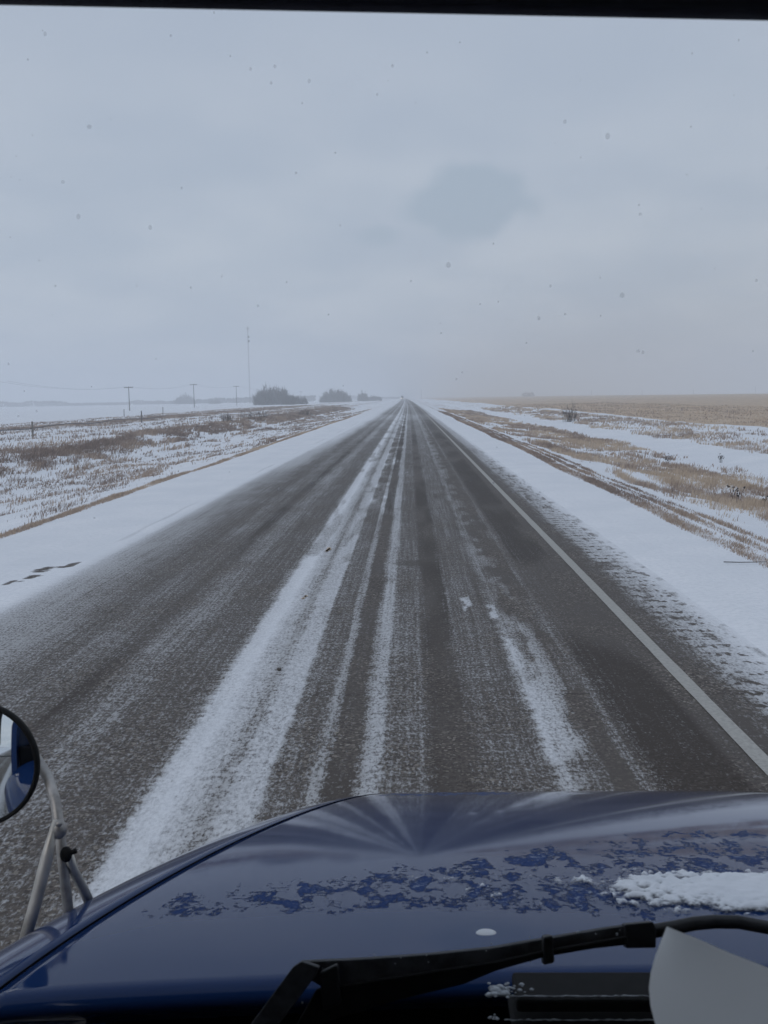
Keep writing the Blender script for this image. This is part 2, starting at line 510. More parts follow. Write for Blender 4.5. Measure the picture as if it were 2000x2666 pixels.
def translucent(name, col, k, clear=0.0):
    m = bpy.data.materials.new(name); m.use_nodes = True; t = m.node_tree; t.nodes.clear()
    o = N(t, 'ShaderNodeOutputMaterial'); d = N(t, 'ShaderNodeBsdfDiffuse'); r = N(t, 'ShaderNodeBsdfTranslucent'); mx = N(t, 'ShaderNodeMixShader')
    geo = position(t)
    c = mixc(t, noise(t, geo, 9.0, 4.0, 0.6), tuple(x * .9 for x in col), col)
    L(t, c, d.inputs[0]); L(t, c, r.inputs[0]); mx.inputs[0].default_value = k
    L(t, d.outputs[0], mx.inputs[1]); L(t, r.outputs[0], mx.inputs[2])
    last = mx.outputs[0]
    if clear:
        tp = N(t, 'ShaderNodeBsdfTransparent'); m2 = N(t, 'ShaderNodeMixShader'); m2.inputs[0].default_value = clear
        L(t, last, m2.inputs[1]); L(t, tp.outputs[0], m2.inputs[2]); last = m2.outputs[0]
    L(t, last, o.inputs['Surface'])
    return m


def make_snowmat():
    m, t, p = newmat("fresh_snow")
    pos = position(t)
    L(t, snow_colour(t, pos), p.inputs['Base Color'])
    p.inputs['Roughness'].default_value = 0.9; p.inputs['Specular IOR Level'].default_value = 0.2
    b = N(t, 'ShaderNodeBump'); b.inputs['Strength'].default_value = 0.3; b.inputs['Distance'].default_value = 0.004
    L(t, noise(t, pos, 55.0, 4.0, 0.6), b.inputs['Height']); L(t, b.outputs[0], p.inputs['Normal'])
    return m


def make_slush():
    m = make_snowmat(); m.name = "wet_slush"; t = m.node_tree
    p = [n for n in t.nodes if n.type == 'BSDF_PRINCIPLED'][0]
    at_ = N(t, 'ShaderNodeAttribute'); at_.attribute_name = 'thick'
    nf = noise(t, position(t), 120.0, 4.0, 0.65)
    a = smooth(t, mth(t, 'ADD', at_.outputs['Fac'], mth(t, 'MULTIPLY', mth(t, 'SUBTRACT', nf, 0.5), 0.55)), 0.02, 0.42)
    L(t, a, p.inputs['Alpha'])
    return m


M_glass = make_glass()
M_pane = thin_pane()
M_snow = make_snowmat()
M_slush = make_slush()
M_dsnow = simple("grey_wet_slush", (0.33, 0.35, 0.37), 0.5, var=0.35, scale=120.0)
M_flake = translucent("snowflake", (0.60, 0.61, 0.63), .45, .84)
M_paper = translucent("white_paper", (0.90, 0.90, 0.88), .52)
M_tyre = simple("tyre_rubber", (0.02, 0.02, 0.02), 0.85)


def emis(name, col, s):
    m = bpy.data.materials.new(name); m.use_nodes = True; t = m.node_tree; t.nodes.clear()
    o = N(t, 'ShaderNodeOutputMaterial'); e = N(t, 'ShaderNodeEmission')
    e.inputs[0].default_value = (*col, 1); e.inputs[1].default_value = s
    L(t, e.outputs[0], o.inputs['Surface']); return m


M_lamp = emis("headlight_lens_lit", (1.0, 0.95, 0.85), 14.0)

# ------------------------------------------------------------------ ground
RX = np.array([-4000, -2000, -800, -400, -150, -80, -55, -42, -38, -30, -25, -22.5, -19.5, -17, -13.5, -9.5, -8.2, -7.3, -6.15, -5.8, -5.2, 3.0, 3.3, 3.7, 5.0, 5.6, 7, 10, 13.5, 16.5, 19, 24, 29, 45, 100, 200, 320, 700, 4000], float)
RZ = np.array([-4, -3.5, -2.6, -1.9, -1.2, -.9, -.65, -.35, -.6, -.55, -.40, -.42, -.95, -1.2, -1.05, -.42, -.12, -.02, .004, -.035, -.08, -.06, -.02, .004, -.005, -.05, -.30, -.72, -.95, -1.0, -.85, -.55, -.38, -.25, -.02, .22, -.05, -1.6, -4], float)


def ground_z(x, y):
    """x measured from the road's own (bent) axis"""
    x = np.asarray(x, float); y = np.asarray(y, float)
    z = np.interp(x, RX, RZ)
    far = sst(np.abs(x + 1), 6.5, 9.0)
    z = z + far * ((fbm(x * .22, y * .16, 3) - .5) * .42 + (fbm(x * 1.3, y * .9, 9, 3) - .5) * .13)
    sh = (1 - far) * sst(np.abs(x + 1.2), 4.6, 4.9)
    z = z + sh * ((fbm(x * 1.1, y * .35, 21, 3) - .5) * .03)
    z = z + .018 * band(x + .05 * (vn(y * .08, y * 0, 5) - .5), 3.72, .02, .10)       # low drift ridge on the right shoulder
    return z


def grass_cov(x, y):
    x = np.asarray(x, float); y = np.asarray(y, float)
    x = x + (vn(y * .12, 0 * y, 31) - .5) * .35
    n = fbm(x * .42, y * .075, 41)
    nf = fbm(x * 1.7, y * .34, 51, 3)
    g = np.zeros(np.broadcast(x, y).shape)
    # right verge
    g = np.maximum(g, band(x, 5.32, .16, .16) * (.28 + .75 * nf))
    g = np.maximum(g, band(x, 5.85, .08, .14) * (.16 + .72 * nf))
    g = np.maximum(g, band(x, 6.35, .05, .14) * (.10 + .7 * nf))
    g = np.maximum(g, band(x, 10.9, 3.4, .8) * np.clip(.37 + (n - .5) * 1.3 + (nf - .5) * 1.2, 0.08, .8))
    g = np.maximum(g, band(x, 22.5, 3.2, 1.2) * np.clip(.32 + (n - .5) * .9 + (nf - .5) * 1.2, 0, .8))
    # left verge
    g = np.maximum(g, band(x, -8.15, .14, .22) * (.16 + .80 * nf))
    g = np.maximum(g, band(x, -13.6, 4.2, 1.0) * np.clip(.20 + (n - .5) * .8 + (nf - .5) * 1.1, .03, .7))
    g = np.maximum(g, band(x, -21.6, 1.6, 1.6) * np.clip(.50 + (n - .5) * 1.2 + (nf - .5) * 1.6, .05, .88))
    g = np.maximum(g, band(x, -31.0, 6.0, 1.5) * np.clip(.24 + (n - .5) * .8 + (nf - .5) * 1.0, 0, .7))
    g = np.maximum(g, band(x, -44.5, 4.0, 2.0) * np.clip(.70 + (n - .5) * 1.0 + (nf - .5) * .8, 0, .95))
    g = np.maximum(g, band(x, -57, 5.5, 4.0) * np.clip(.18 + (n - .5) * 1.2 + (nf - .5) * .9, 0, .6))
    g = np.maximum(g, band(x, -66, 1.0, 2.0) * np.clip(.45 + (n - .5) * 2.2, 0, .8))
    g = np.maximum(g, sst(-x, 68, 75) * np.clip((n - .62) * 1.5, 0, .4))
    return np.clip(g, 0, 1)


def field_cov(x, y):
    e = 28.5 + (vn(y * .02, 0 * y, 77) - .5) * 3.0
    return sst(x, e - .8, e + .8) * (1 - sst(x, 330, 360))  # stubble stops past the crest; unseen snow added there brightens the haze


def tint_of(x, y):
    t = fbm(x * .35, y * .2, 61, 3)
    t = sst(t, .3, .7)
    t = np.where(x > 6.8, t * .65 + .3, np.where(x > 0, t * .4 + .12, np.where(x > -9, t * .3 + .55, t * .45)))
    return np.clip(t, 0, 1)


gx = np.unique(np.concatenate([-np.geomspace(70, 4000, 40), np.arange(-70, -26, .6), np.arange(-26, -5.2, .22), np.arange(-5.2, 3.0, 1.0), np.arange(3.0, 26.5, .18), np.arange(26.5, 60, .7), np.geomspace(60, 4000, 50)]))
gy = np.concatenate([np.arange(-160, 3, 6.0), 3 * np.exp(np.arange(0, math.log(4600 / 3), .0175))])
GX, GY = np.meshgrid(gx, gy)
GZ = ground_z(GX, GY)
co = np.stack([GX + bend(GY), GY, GZ], -1).reshape(-1, 3)
ground = npmesh("ground", co, gridfaces(len(gy), len(gx)), M_ground, True,
                {'grass': grass_cov(GX, GY), 'field': field_cov(GX, GY) * (GY > -40), 'tint': tint_of(GX, GY)})  # unseen stubble behind the camera also made snow, to brighten the haze
tag(ground, "snow covered roadside ground with ditches and a tan stubble field", kind='structure')

# ------------------------------------------------------------------ road
PX = np.array([-6.1, -5.25, -5.0, -4.8, -4.4, -4.0, -3.75, -3.55, -3.42, -3.32, -3.22, -3.0, -2.88, -2.76, -2.62, -2.42, -2.3, -2.1, -1.82, -1.74, -1.68, -1.52, -1.32, -1.25, -1.16, -.98, -.93, -.80, -.70, -.675, -.60, -.58, -.42, -.38, -.33, -.24, -.19, .0, .07, .11, .2, .36,   .43, .7, .86, .905, .95, 1.1, 1.27, 1.32, 1.42, 1.47, 1.53, 1.8, 2.15, 2.45, 2.6, 2.70, 2.80, 3.0, 3.25, 3.6])
PC = np.array([1, 1, .92, .76, .64, .53, .40, .34, .42, .48, .40, .34, .24, .38, .56, .56, .40, .30, .30, .5, .88, .92, .74, .56, .80, .84, .42, .36, .34, .66, .62, .18, .17, .56, .74, .74, .42, .34, .40, .24, .13, .16, .38, .40, .34, .62, .88, .78, .56, .28, .34, .44, .24, .15, .16, .17, .26, .40, .74, .80, .92, 1])


def road_snow(x, y):
    xw = x + (vn(y * .03, 0 * y, 101) - .5) * .02 + (vn(x * 2.0, y * 1.6, 102) - .5) * .022 + (vn(x * 2.5, y * 21, 103) - .5) * .075 * (1 - sst(y, 14, 22)) * (.3 + vn(x * 6, y * 0, 104))
    s = np.interp(xw, PX, PC)
    # changes along the road
    n = fbm(x * 1.6, y * .13, 111, 3)
    s = s + (n - .5) * .35 * (1 - np.abs(2 * s - 1))
    k = band(x, -1.33, .40, .05)
    s = s - k * sst(fbm(x * 3.0, y * .30, 113, 4),   .52, .66) * .15 * sst(y, 9, 14)
    # right-wheel snow strip is thick only close by, thin further on
    k = sst(y, 10.2, 10.9) * band(x, 1.1, .20, .08)
    s = s * (1 - .30 * k)
    s = s - .34 * band(x, 1.16, .22, .10) * sst(fbm(x * 4.5, y * 1.3, 117, 4), .42, .62) * (.4 + .6 * sst(x, .98, 1.10))
    # lump of snow left in the lane
    k = np.maximum(band(x, .66 - .03 * (y - 11.4), .05, .05) * band(y, 11.6, .45, .5), band(x, .93, .035, .05) * band(y, 11.1, .35, .4)) * sst(fbm(x * 9, y * 3.2, 119, 3), .25, .6)
    s = np.maximum(s, k * .85)
    # wheel tracks go greyer, then white over further away
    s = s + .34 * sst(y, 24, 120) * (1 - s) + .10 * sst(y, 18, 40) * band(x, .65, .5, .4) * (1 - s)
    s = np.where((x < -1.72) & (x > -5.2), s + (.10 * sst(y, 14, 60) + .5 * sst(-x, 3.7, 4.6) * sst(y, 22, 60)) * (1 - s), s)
    # left shoulder has a few bare spots
    wx_, wy_ = x + (fbm(x * 9, y * 4, 131, 2) - .5) * .22, y + (fbm(x * 7, y * 5, 132, 2) - .5) * .7
    for (cx, cy, ax, ay) in ((-5.60, 14.45, .11, .22), (-5.40, 14.75, .16, .13), (-5.52, 13.95, .10, .13), (-5.66, 13.5, .06, .1),):
        s = s - .88 * (1 - sst(((wx_ - cx) / ax) ** 2 + ((wy_ - cy) / ay) ** 2, .5, 1.3))
    s = s - .10 * band(x + .02 * np.sin(y * 2), -5.32, .03, .05) * sst(vn(y * .22, 0 * y, 135), .45, .7) * (y > 15)
    # broken rungs of drift between the centre strip and the left wheel track
    k = band(x, -.66, .26, .10) * sst(y, 15, 24)
    s = s + k * (fbm(x * 2.2, y * .55, 137, 3) - .46) * .95
    # right shoulder: torn edge and small bare spots
    k = sst(fbm(x * 6.5, y * 3.2, 141, 3), .60, .70) * band(x, 3.0, .22, .25) * (1 - sst(y, 25, 60))
    s = s - .30 * k
    # light clear smears across the lane
    k = sst(fbm(x * .7, y * .55, 151, 3), .58, .68) * band(x, .1, .5, .3) * band(y, 18, 6, 6)
    s = s - .2 * k
    # drifted crossing bands far ahead
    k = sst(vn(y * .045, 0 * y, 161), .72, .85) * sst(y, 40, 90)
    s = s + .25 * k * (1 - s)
    return np.clip(s, 0, 1)


def road_wet(x, y):
    k = np.zeros_like(x)
    for c, w in ((-.50, .08), (.27, .11), (-2.88, .06), (1.85, .25)):
        k = np.maximum(k, band(x, c, w, .10))
    n = fbm(x * 1.2, y * .25, 171, 3)
    k = k * sst(n, .32, .62) * .75
    seam = band(y % 16.7, 8.0, .012, .02) * sst(vn(x * 2, np.floor(y / 16.7) * 7.7, 181), .35, .6)
    return np.clip(np.maximum(k, seam * .8 * (y < 130)), 0, 1)


rx = np.concatenate([np.arange(-6.05, -3.9, .06), np.arange(-3.9, 3.3, .02), np.array([3.3, 3.35, 3.4, 3.45])])
ry = np.concatenate([np.arange(-160, 4.5, 6.0), 5.0 * np.exp(np.arange(0, math.log(16 / 5.0), .0042)), 16.0 * np.exp(np.arange(0, math.log(4600 / 16.0), .0115))])
RXX, RYY = np.meshgrid(rx, ry)
rz = 0.02 * (1 - ((RXX + 1.35) / 4.2) ** 2) - .012
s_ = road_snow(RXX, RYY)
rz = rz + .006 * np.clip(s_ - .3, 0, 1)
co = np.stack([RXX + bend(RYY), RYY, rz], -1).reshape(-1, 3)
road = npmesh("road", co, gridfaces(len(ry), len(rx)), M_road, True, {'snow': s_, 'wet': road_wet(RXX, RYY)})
tag(road, "straight two lane asphalt road streaked with blown snow", kind='structure')

# edge line: a thin painted sheet with nibbled sides
ly = np.concatenate([np.arange(-40, 2.5, 6.0), 2.6 * np.exp(np.arange(0, math.log(900 / 2.6), .006))])
lw = .063 + .008 * (fbm(ly * 2.3, ly * 0, 201, 3) - .5)
c0 = 2.375 + .02 * (vn(ly * .05, ly * 0, 203) - .5)
LX = np.stack([c0 - lw, c0 - lw * .3, c0 + lw * .3, c0 + lw], 1)
lz = 0.02 * (1 - ((LX + 1.35) / 4.2) ** 2) - .012 + .0055
co = np.stack([LX + bend(ly)[:, None], np.repeat(ly[:, None], 4, 1), lz], -1).reshape(-1, 3)
eline = npmesh("edge_line", co, gridfaces(len(ly), 4), M_line)
tag(eline, "worn white painted line along the right edge of the road", kind='structure')
# flecks of the yellow centre line that show through the snow
mb = MB()
for (yy, w, l) in ((15.9, .09, .55), (12.1, .04, .25)):
    for q in range(5):
        a = yy + (random.random() - .5) * l; x0 = -1.36 + (random.random() - .5) * w
        pts = []
        for k in range(7):
            an = k / 7 * 6.283
            rr = .5 + random.random() * .6
            pts.append((x0 + math.cos(an) * w * .45 * rr, a + math.sin(an) * l * .28 * rr, .0185))
        mb.quad(*pts)
cl = mb.build("centre_line", M_yellow)
tag(cl, "specks of worn yellow centre line under the snow strip", kind='structure')

mb = MB(); mb.ball((-1.24, 8.75, .026), .020, 8, 5, (1.1, .9, .8))
tag(mb.build("stone", M_wood, None, True), "small dark stone lying on the white centre snow strip", "stone")

# ------------------------------------------------------------------ grass


def blades(name, xr, yr, n, hmul, label, dens=1.0, lean=.35, cov_fn=None, wmul=1.0):
    x = rng.uniform(xr[0], xr[1], n)
    y = np.exp(rng.uniform(math.log(yr[0]), math.log(yr[1]), n))
    c = (cov_fn or grass_cov)(x, y)
    # clumping
    cl_ = vn(x * 2.6, y * 1.0, 301)
    keep = rng.random(n) < np.clip((c - .08) * 1.15, 0, 1) * (.25 + 1.1 * cl_) * dens
    x, y, c, cl_ = x[keep], y[keep], c[keep], cl_[keep]
    n = len(x)
    z = ground_z(x, y) - .02
    h = hmul * (.35 + .9 * rng.random(n)) * (.55 + .7 * cl_)
    w = np.maximum(.0035, y * .00042) * (.6 + .8 * rng.random(n)) * wmul
    an = rng.uniform(0, 6.283, n)
    lx = lean * h * (rng.normal(.55, .6, n)); ly_ = lean * h * rng.normal(0, .6, n)
    wx, wy = np.cos(an) * w, np.sin(an) * w * .4
    wx = np.where(np.abs(wx) < w * .45, w * .45, wx)
    bx = x + bend(y)
    P = np.stack([np.stack([bx - wx, y - wy, z], 1), np.stack([bx + wx, y + wy, z], 1),
                  np.stack([bx + lx * .35 + wx * .7, y + ly_ * .35, z + h * .6], 1),
                  np.stack([bx + lx * .35 - wx * .7, y + ly_ * .35, z + h * .6], 1),
                  np.stack([bx + lx, y + ly_, z + h], 1)], 1).reshape(-1, 3)
    b = (np.arange(n) * 5)[:, None]
    F = np.concatenate([b + np.array([[0, 1, 2]]), b + np.array([[0, 2, 3]]), b + np.array([[3, 2, 4]])])
    tt = np.clip(tint_of(x, y) + rng.normal(0, .2, n), 0, 1)
    o = npmesh(name, P, F, M_grass, False, {'tint': np.repeat(tt, 5)})
    tag(o, label, "grass", kind='stuff')
    return o


blades("verge_grass", (4.75, 6.7), (8, 170), 200000, .085, "fringe of short dead grass in strips along the right road shoulder", 1.0)
blades("ditch_grass", (6.8, 15.2), (9, 230), 300000, .20, "tan and brown dead grass in the ditch right of the road", .9)
blades("bank_grass", (18, 28.5), (30, 260), 110000, .24, "sparse dead grass along the near edge of the stubble field", .8)
blades("edge_grass", (-8.7, -7.6), (14, 170), 100000, .10, "narrow strip of straw coloured grass along the left shoulder", 1.0)
blades("slope_grass", (-18.5, -9), (18, 240), 150000, .16, "sparse grey grass poking through snow on the left slope", .8)
blades("backslope_grass", (-25.5, -17.5), (34, 330), 170000, .30, "thick band of tall brown grass on the left ditch bank", .8, .55)
blades("pasture_grass", (-63, -25), (60, 420), 140000, .26, "bands of brown pasture grass beyond the left fence posts", .8)


def stub_cov(x, y):
    return field_cov(x, y) * .55


blades("stubble", (28, 60), (55, 300), 90000, .17, "tan crop stubble on the near side of the field", .55, .1, stub_cov)

# ------------------------------------------------------------------ shrubs and trees


def thicket(name, label, cat, x, y, w, h, n, group=None, depth=None, dark=0.0, upright=.5, rz=.5, open_=0.0):
    """bare bush: stems rising from the base (part) and a haze of twigs (part)"""
    z = float(ground_z(np.array(x - bend(y)), np.array(y))) - .05
    root = empty(name, (x, y, z)); tag(root, label, cat, group)
    depth = depth or w * .7
    st = MB()
    ns = max(6, int(n / 60))
    for i in range(ns):
        bx, by = random.uniform(-.42, .42) * w, random.uniform(-.4, .4) * depth
        hh = h * math.sqrt(max(.1, 1 - (bx / (w * .54)) ** 2)) * random.uniform(.7, .98)
        tx, ty = bx * 1.12 + random.gauss(0, .05) * w, by * 1.1
        r0 = max(.010 * h, .012)
        st.tube([(bx * .8, by * .8, 0), ((bx + tx) / 2 + random.gauss(0, .02) * w, by, hh * .5), (tx, ty, hh)], [r0, r0 * .7, r0 * .3], 4)
    tag(st.build("stem", M_wood, root), kind='stuff')
    # twigs : slender tapering slivers filling an uneven dome
    m = n
    u = rng.uniform(-1, 1, m); v = rng.uniform(-1, 1, m); q = rng.random(m) ** .8
    k = u * u + v * v < 1
    u, v, q = u[k], v[k], q[k]; m = len(u)
    nb = 9
    cxs = np.linspace(-.82, .82, nb) + rng.normal(0, .04, nb); hs = rng.uniform(.78, 1.0, nb)
    env = np.zeros(m)
    for c, hh in zip(cxs, hs):
        env = np.maximum(env, hh * np.sqrt(np.clip(1 - ((u - c) / .40) ** 2, 0, 1)))
    env = env * np.sqrt(np.clip(1 - (np.abs(u)) ** 3.0, 0, 1)) * (1 - .25 * v * v)
    env *= .80 + .45 * (vn(u * 28 + 70, v * 3, int(y) & 255) - .5) + .45 * (vn(u * 9 + 50, v * 5, int(x) & 255) - .3)
    zz = q * env * h
    kk = vn(u * 6 + 9, zz / h * 5, (int(y) + 3) & 255) > open_
    u, v, zz = u[kk], v[kk], zz[kk]; m = len(u)
    fan = (.25 + .75 * np.clip(zz / h, 0, 1) ** .8) if open_ and upright > .6 else 1.0
    px, py = u * w * .5 * fan, v * depth * .5 * fan
    ln = h * rng.uniform(.10, .34, m)
    tw = np.maximum(.0028, y * .00022) * rng.uniform(.6, 1.4, m) * (1 + h * .02)
    dx = (u * .45 + rng.normal(0, .32, m)) * ln; dy = rng.normal(0, .5, m) * ln; dz = np.abs(rng.normal(.9, .4, m)) * ln * (upright + .5)
    an = rng.uniform(0, 6.28, m)
    P = np.stack([np.stack([px - tw * np.cos(an), py - tw * np.sin(an), zz - dz * .4], 1), np.stack([px + tw, py + tw * np.sin(an), zz - dz * .4], 1),
                  np.stack([px + dx, py + dy, zz + dz * .6], 1)], 1).reshape(-1, 3)
    F = (np.arange(m) * 3)[:, None] + np.array([[0, 1, 2]])
    tt = np.clip(rng.normal(.5 - dark, .22, m), 0, 1)
    tag(npmesh("twigs", P, F, M_twig, False, {'tint': np.repeat(tt, 3)}, root), kind='stuff')
    return root


def at(rx_, rd_, y):
    return (rx_ * y, y, EYE[2] - rd_ * y)


# positions: lateral ratio (x/y) measured in the photo, distance judged from the base
def T(rx_, y, *a, **k): return a
G1, G2 = "bare bushes along the left side", "small shrubs in the left ditch"
thicket("willow_thicket", "large rounded thicket of bare grey bushes left of the road", "bushes", -.1405 * 600, 600, 23, 11.5, 5600, G1, dark=.0)
thicket("willow_bush", "lower dark bush at the right end of the large thicket", "bush", -.1215 * 585, 585, 11.5, 6.8, 2600, G1, dark=.2)
thicket("willow_bush", "small round bush standing just right of the large thicket", "bush", -.1085 * 590, 590, 5.0, 5.0, 900, G1, dark=.1)
thicket("willow_thicket", "second dome shaped thicket further along between mast and road", "bushes", -.0754 * 800, 800, 25.5, 10.8, 4600, G1, dark=.0)
thicket("willow_bush", "pointed grey bush between second thicket and the road", "bush", -.0475 * 900, 900, 10.0, 8.6, 1500, G1)
thicket("willow_bush", "flat dark bush nearest the road in the far left row", "bush", -.0360 * 900, 900, 14.0, 5.2, 1300, G1, dark=.1)
thicket("ditch_shrub", "small dark shrub in brown grass on the left ditch bank", "shrub", -.1878 * 124, 124, 2.6, 1.5, 520, G2, dark=-.1, upright=.7, open_=.25)
thicket("ditch_shrub", "wide thin shrub right of the dark one on the left bank", "shrub", -.1591 * 142, 142, 7.5, 1.6, 620, G2, dark=-.1, open_=.35, upright=.7)
thicket("ditch_shrub", "lone low bush in the left ditch nearest the road", "shrub", -.1066 * 190, 190, 3.2, 1.4, 450, G2, dark=-.1, open_=.1)
thicket("leafless_shrub", "single leafless shrub in the snow right of the road", "shrub", 0.1625 * 118, 118, 2.6, 2.3, 420, open_=.3, upright=.8)

# weeds on the right
def weed(x, y, h, label):
    z = float(ground_z(np.array(x - bend(y)), np.array(y))) - .02
    mb = MB()
    for i in range(random.randint(5, 9)):
        a, r = random.uniform(0, 6.28), random.uniform(.05, .3)
        tx, ty = math.cos(a) * r, math.sin(a) * r; hh = h * random.uniform(.6, 1)
        mb.tube([(tx * .3, ty * .3, 0), (tx * .6, ty * .6, hh * .6), (tx, ty, hh)], [.006, .005, .003], 4)
        for q in range(4):
            f = random.uniform(.55, 1.0)
            mb.ball((tx * f + random.gauss(0, .02), ty * f, hh * f), random.uniform(.012, .028), 5, 3)
    o = mb.build("dead_weed", M_twig); o.location = (x, y, z)
    tag(o, label, "weed", "dead weeds right of the road")
for rx_, y, h, lb in ((.332, 26.5, .52, "dark clump of seed headed weeds in tan grass, largest on the right"), (.362, 27.5, .34, "small dark weed close to the right picture edge"),
                      (.262, 48, .6, "dead weed standing at the lower edge of the snow band"), (.315, 50, .5, "dead weed poking out of the middle of the snow band")):
    weed(rx_ * y, y, h, lb)
# the thin twig lying on the shoulder
mb = MB(); mb.tube([(4.55, 14.2, .03), (4.75, 14.12, .035), (5.0, 14.15, .03), (5.12, 14.05, .05)], [.008, .007, .006, .004], 5)
tag(mb.build("twig", M_twig), "thin dark twig lying on the snowy right shoulder", "twig")

# far tree lines, masses in the haze
def treeline(name, label, y, x0, x1, hmin, hmax, n, seed):
    x = rng.uniform(x0, x1, n); q = rng.random(n) ** .8
    env = hmin + (hmax - hmin) * sst(fbm(x * .012, x * 0, seed, 4), .35, .7)
    z0 = ground_z(x - bend(y), x * 0 + y); zz = z0 + q * env
    yy = y + rng.uniform(-12, 12, n); w = rng.uniform(.5, 1.3, n); h = rng.uniform(1.0, 2.6, n)
    P = np.stack([np.stack([x - w, yy, zz - .5], 1), np.stack([x + w, yy, zz - .5], 1), np.stack([x + rng.normal(0, .5, n), yy, zz + h], 1)], 1).reshape(-1, 3)
    F = (np.arange(n) * 3)[:, None] + np.array([[0, 1, 2]])
    o = npmesh(name, P, F, M_twig, False, {'tint': np.repeat(rng.random(n) * .6, 3)})
    tag(o, label, "trees", kind='stuff')
treeline("treeline", "faint line of bare woods far left behind the power poles", 1500, -640, -330, 3, 12, 2600, 401)
treeline("treeline", "thin dark tree belt on the horizon behind the mast", 1350, -330, -130, 3, 7, 2200, 402)
treeline("treeline", "faint low trees where the road meets the horizon", 1900, -130, -20, 3, 8, 900, 403)
thicket("far_tree", "single faint tree between the second pole and the far woods", "tree", -.2297 * 1200, 1200, 26, 13, 1500)
thicket("far_bush", "small dark far bush between second and third power pole", "bush", -.1993 * 1100, 1100, 13, 5.5, 700)
thicket("far_tree", "faint bush on the crest of the stubble field", "tree", .120 * 1500, 1500, 20, 8, 700)

# ------------------------------------------------------------------ poles, wires, mast, fence


def power_pole(x, y, ztop, arm, label, group):
    zb = float(ground_z(np.array(x - bend(y)), np.array(y))) - .3
    h = ztop - zb
    root = empty("power_pole", (x, y, zb)); tag(root, label, "utility pole", group)
    MB().tube([(0, 0, 0), (0, 0, h * .5), (0, 0, h + .2)], [.19, .16, .13], 8).build("pole", M_wood, root)
    if arm:
        MB().box(-arm / 2, arm / 2, -.21, -.10, h - .35, h - .10).build("crossarm", M_wood, root)
        for k in (-.46, -.2, .2, .46):
            MB().tube([(k * arm, -.155, h - .10), (k * arm, -.155, h + .10), (k * arm, -.155, h + .16)], [.05, .07, .03], 6).build("insulator", M_wire, root)
    return root


pp = [(-.2875, 380, .0151, 3.6, "nearest leaning power pole with crossarm, leftmost in view"), (-.2206, 495, .0167, 3.6, "second power pole from the left with crossarm"),
      (-.1769, 617, .0141, 3.6, "third power pole, just left of the tall mast"), (-.1245, 877, .0084, 3.4, "small far power pole showing over the large thicket"),
      (-.1108, 985, .0074, 3.4, "farthest power pole between the two thickets")]
tops = []
for rx_, y, rt, arm, lb in pp:
    zt = EYE[2] + rt * y
    power_pole(rx_ * y, y, zt, arm, lb, "power poles across the left field"); tops.append((rx_ * y, y, zt))
# one more pole of the line stands outside the frame on the left and carries the wires out of view
tops.insert(0, (-109.5, 262, tops[0][2] + .2))
for side, lb in ((-.46, "left conductor wire sagging between the power poles"), (.46, "right conductor wire sagging between the power poles")):
    pts = []
    for (a, b) in zip(tops[:-1], tops[1:]):
        for k in range(10):
            f = k / 10
            pts.append((a[0] + (b[0] - a[0]) * f + side * 3, a[1] + (b[1] - a[1]) * f - .15, a[2] + (b[2] - a[2]) * f - 4 * 1.6 * f * (1 - f) + .18))
    pts.append((tops[-1][0] + side * 3, tops[-1][1] - .15, tops[-1][2] + .18))
    tag(MB().tube(pts, .020, 4).build("power_line", M_wire), lb, "wire", "power line wires")
rp = [(.0118, 1250, .0075, "faint lone pole on the horizon right beside the road end"), (.184, 1300, .0040, "faint pole on the field crest, leftmost of the right four"), (.2347, 1300, .0034, "faint pole on the field crest, second of the right four"),
      (.2862, 1300, .0030, "faint pole on the field crest, third of the right four"), (.3482, 1300, .0045, "faint pole on the field crest at the right picture edge")]
for rx_, y, rt, lb in rp:
    power_pole(rx_ * y, y, EYE[2] + rt * y, 0, lb, "power poles along the horizon")

mx, my = -.1632 * 900, 900.0
mz = float(ground_z(np.array(mx - bend(my)), np.array(my)))
mast = empty("radio_mast", (mx, my, mz)); tag(mast, "tall thin radio mast with two dishes near its top", "mast")
mh = 68.6 - mz
lat = MB()
s3 = [(.42, 0), (-.21, .36), (-.21, -.36)]
for (a, b) in s3:
    lat.tube([(a, b, 0), (a * .9, b * .9, mh)], .075, 4)
nz_ = 46
for k in range(nz_):
    z0, z1 = mh * k / nz_, mh * (k + 1) / nz_
    for i in range(3):
        p, q = s3[i], s3[(i + 1) % 3]
        lat.tube([(p[0], p[1], z0), (q[0], q[1], z1)], .03, 3)
lat.build("lattice", M_steel, mast)
for dz, sx in ((.87, .6), (.815, .8)):
    d = MB(); d.tube([(sx, -.5, mh * dz), (sx, -.62, mh * dz), (sx, -.9, mh * dz), (sx, -1.0, mh * dz)], [.5, .95, 1.0, .8], 12); d.build("dish", M_steel, mast)
an = MB(); an.box(-1.2, 1.2, -.08, .08, mh - 1.6, mh - 1.4); an.tube([(-.0, 0, mh), (0, 0, mh + 3)], .05, 4)
for k in (-1.1, -.5, .6, 1.15): an.box(k - .09, k + .09, -.2, .05, mh - 2.3, mh - .3)
an.build("antenna", M_steel, mast)
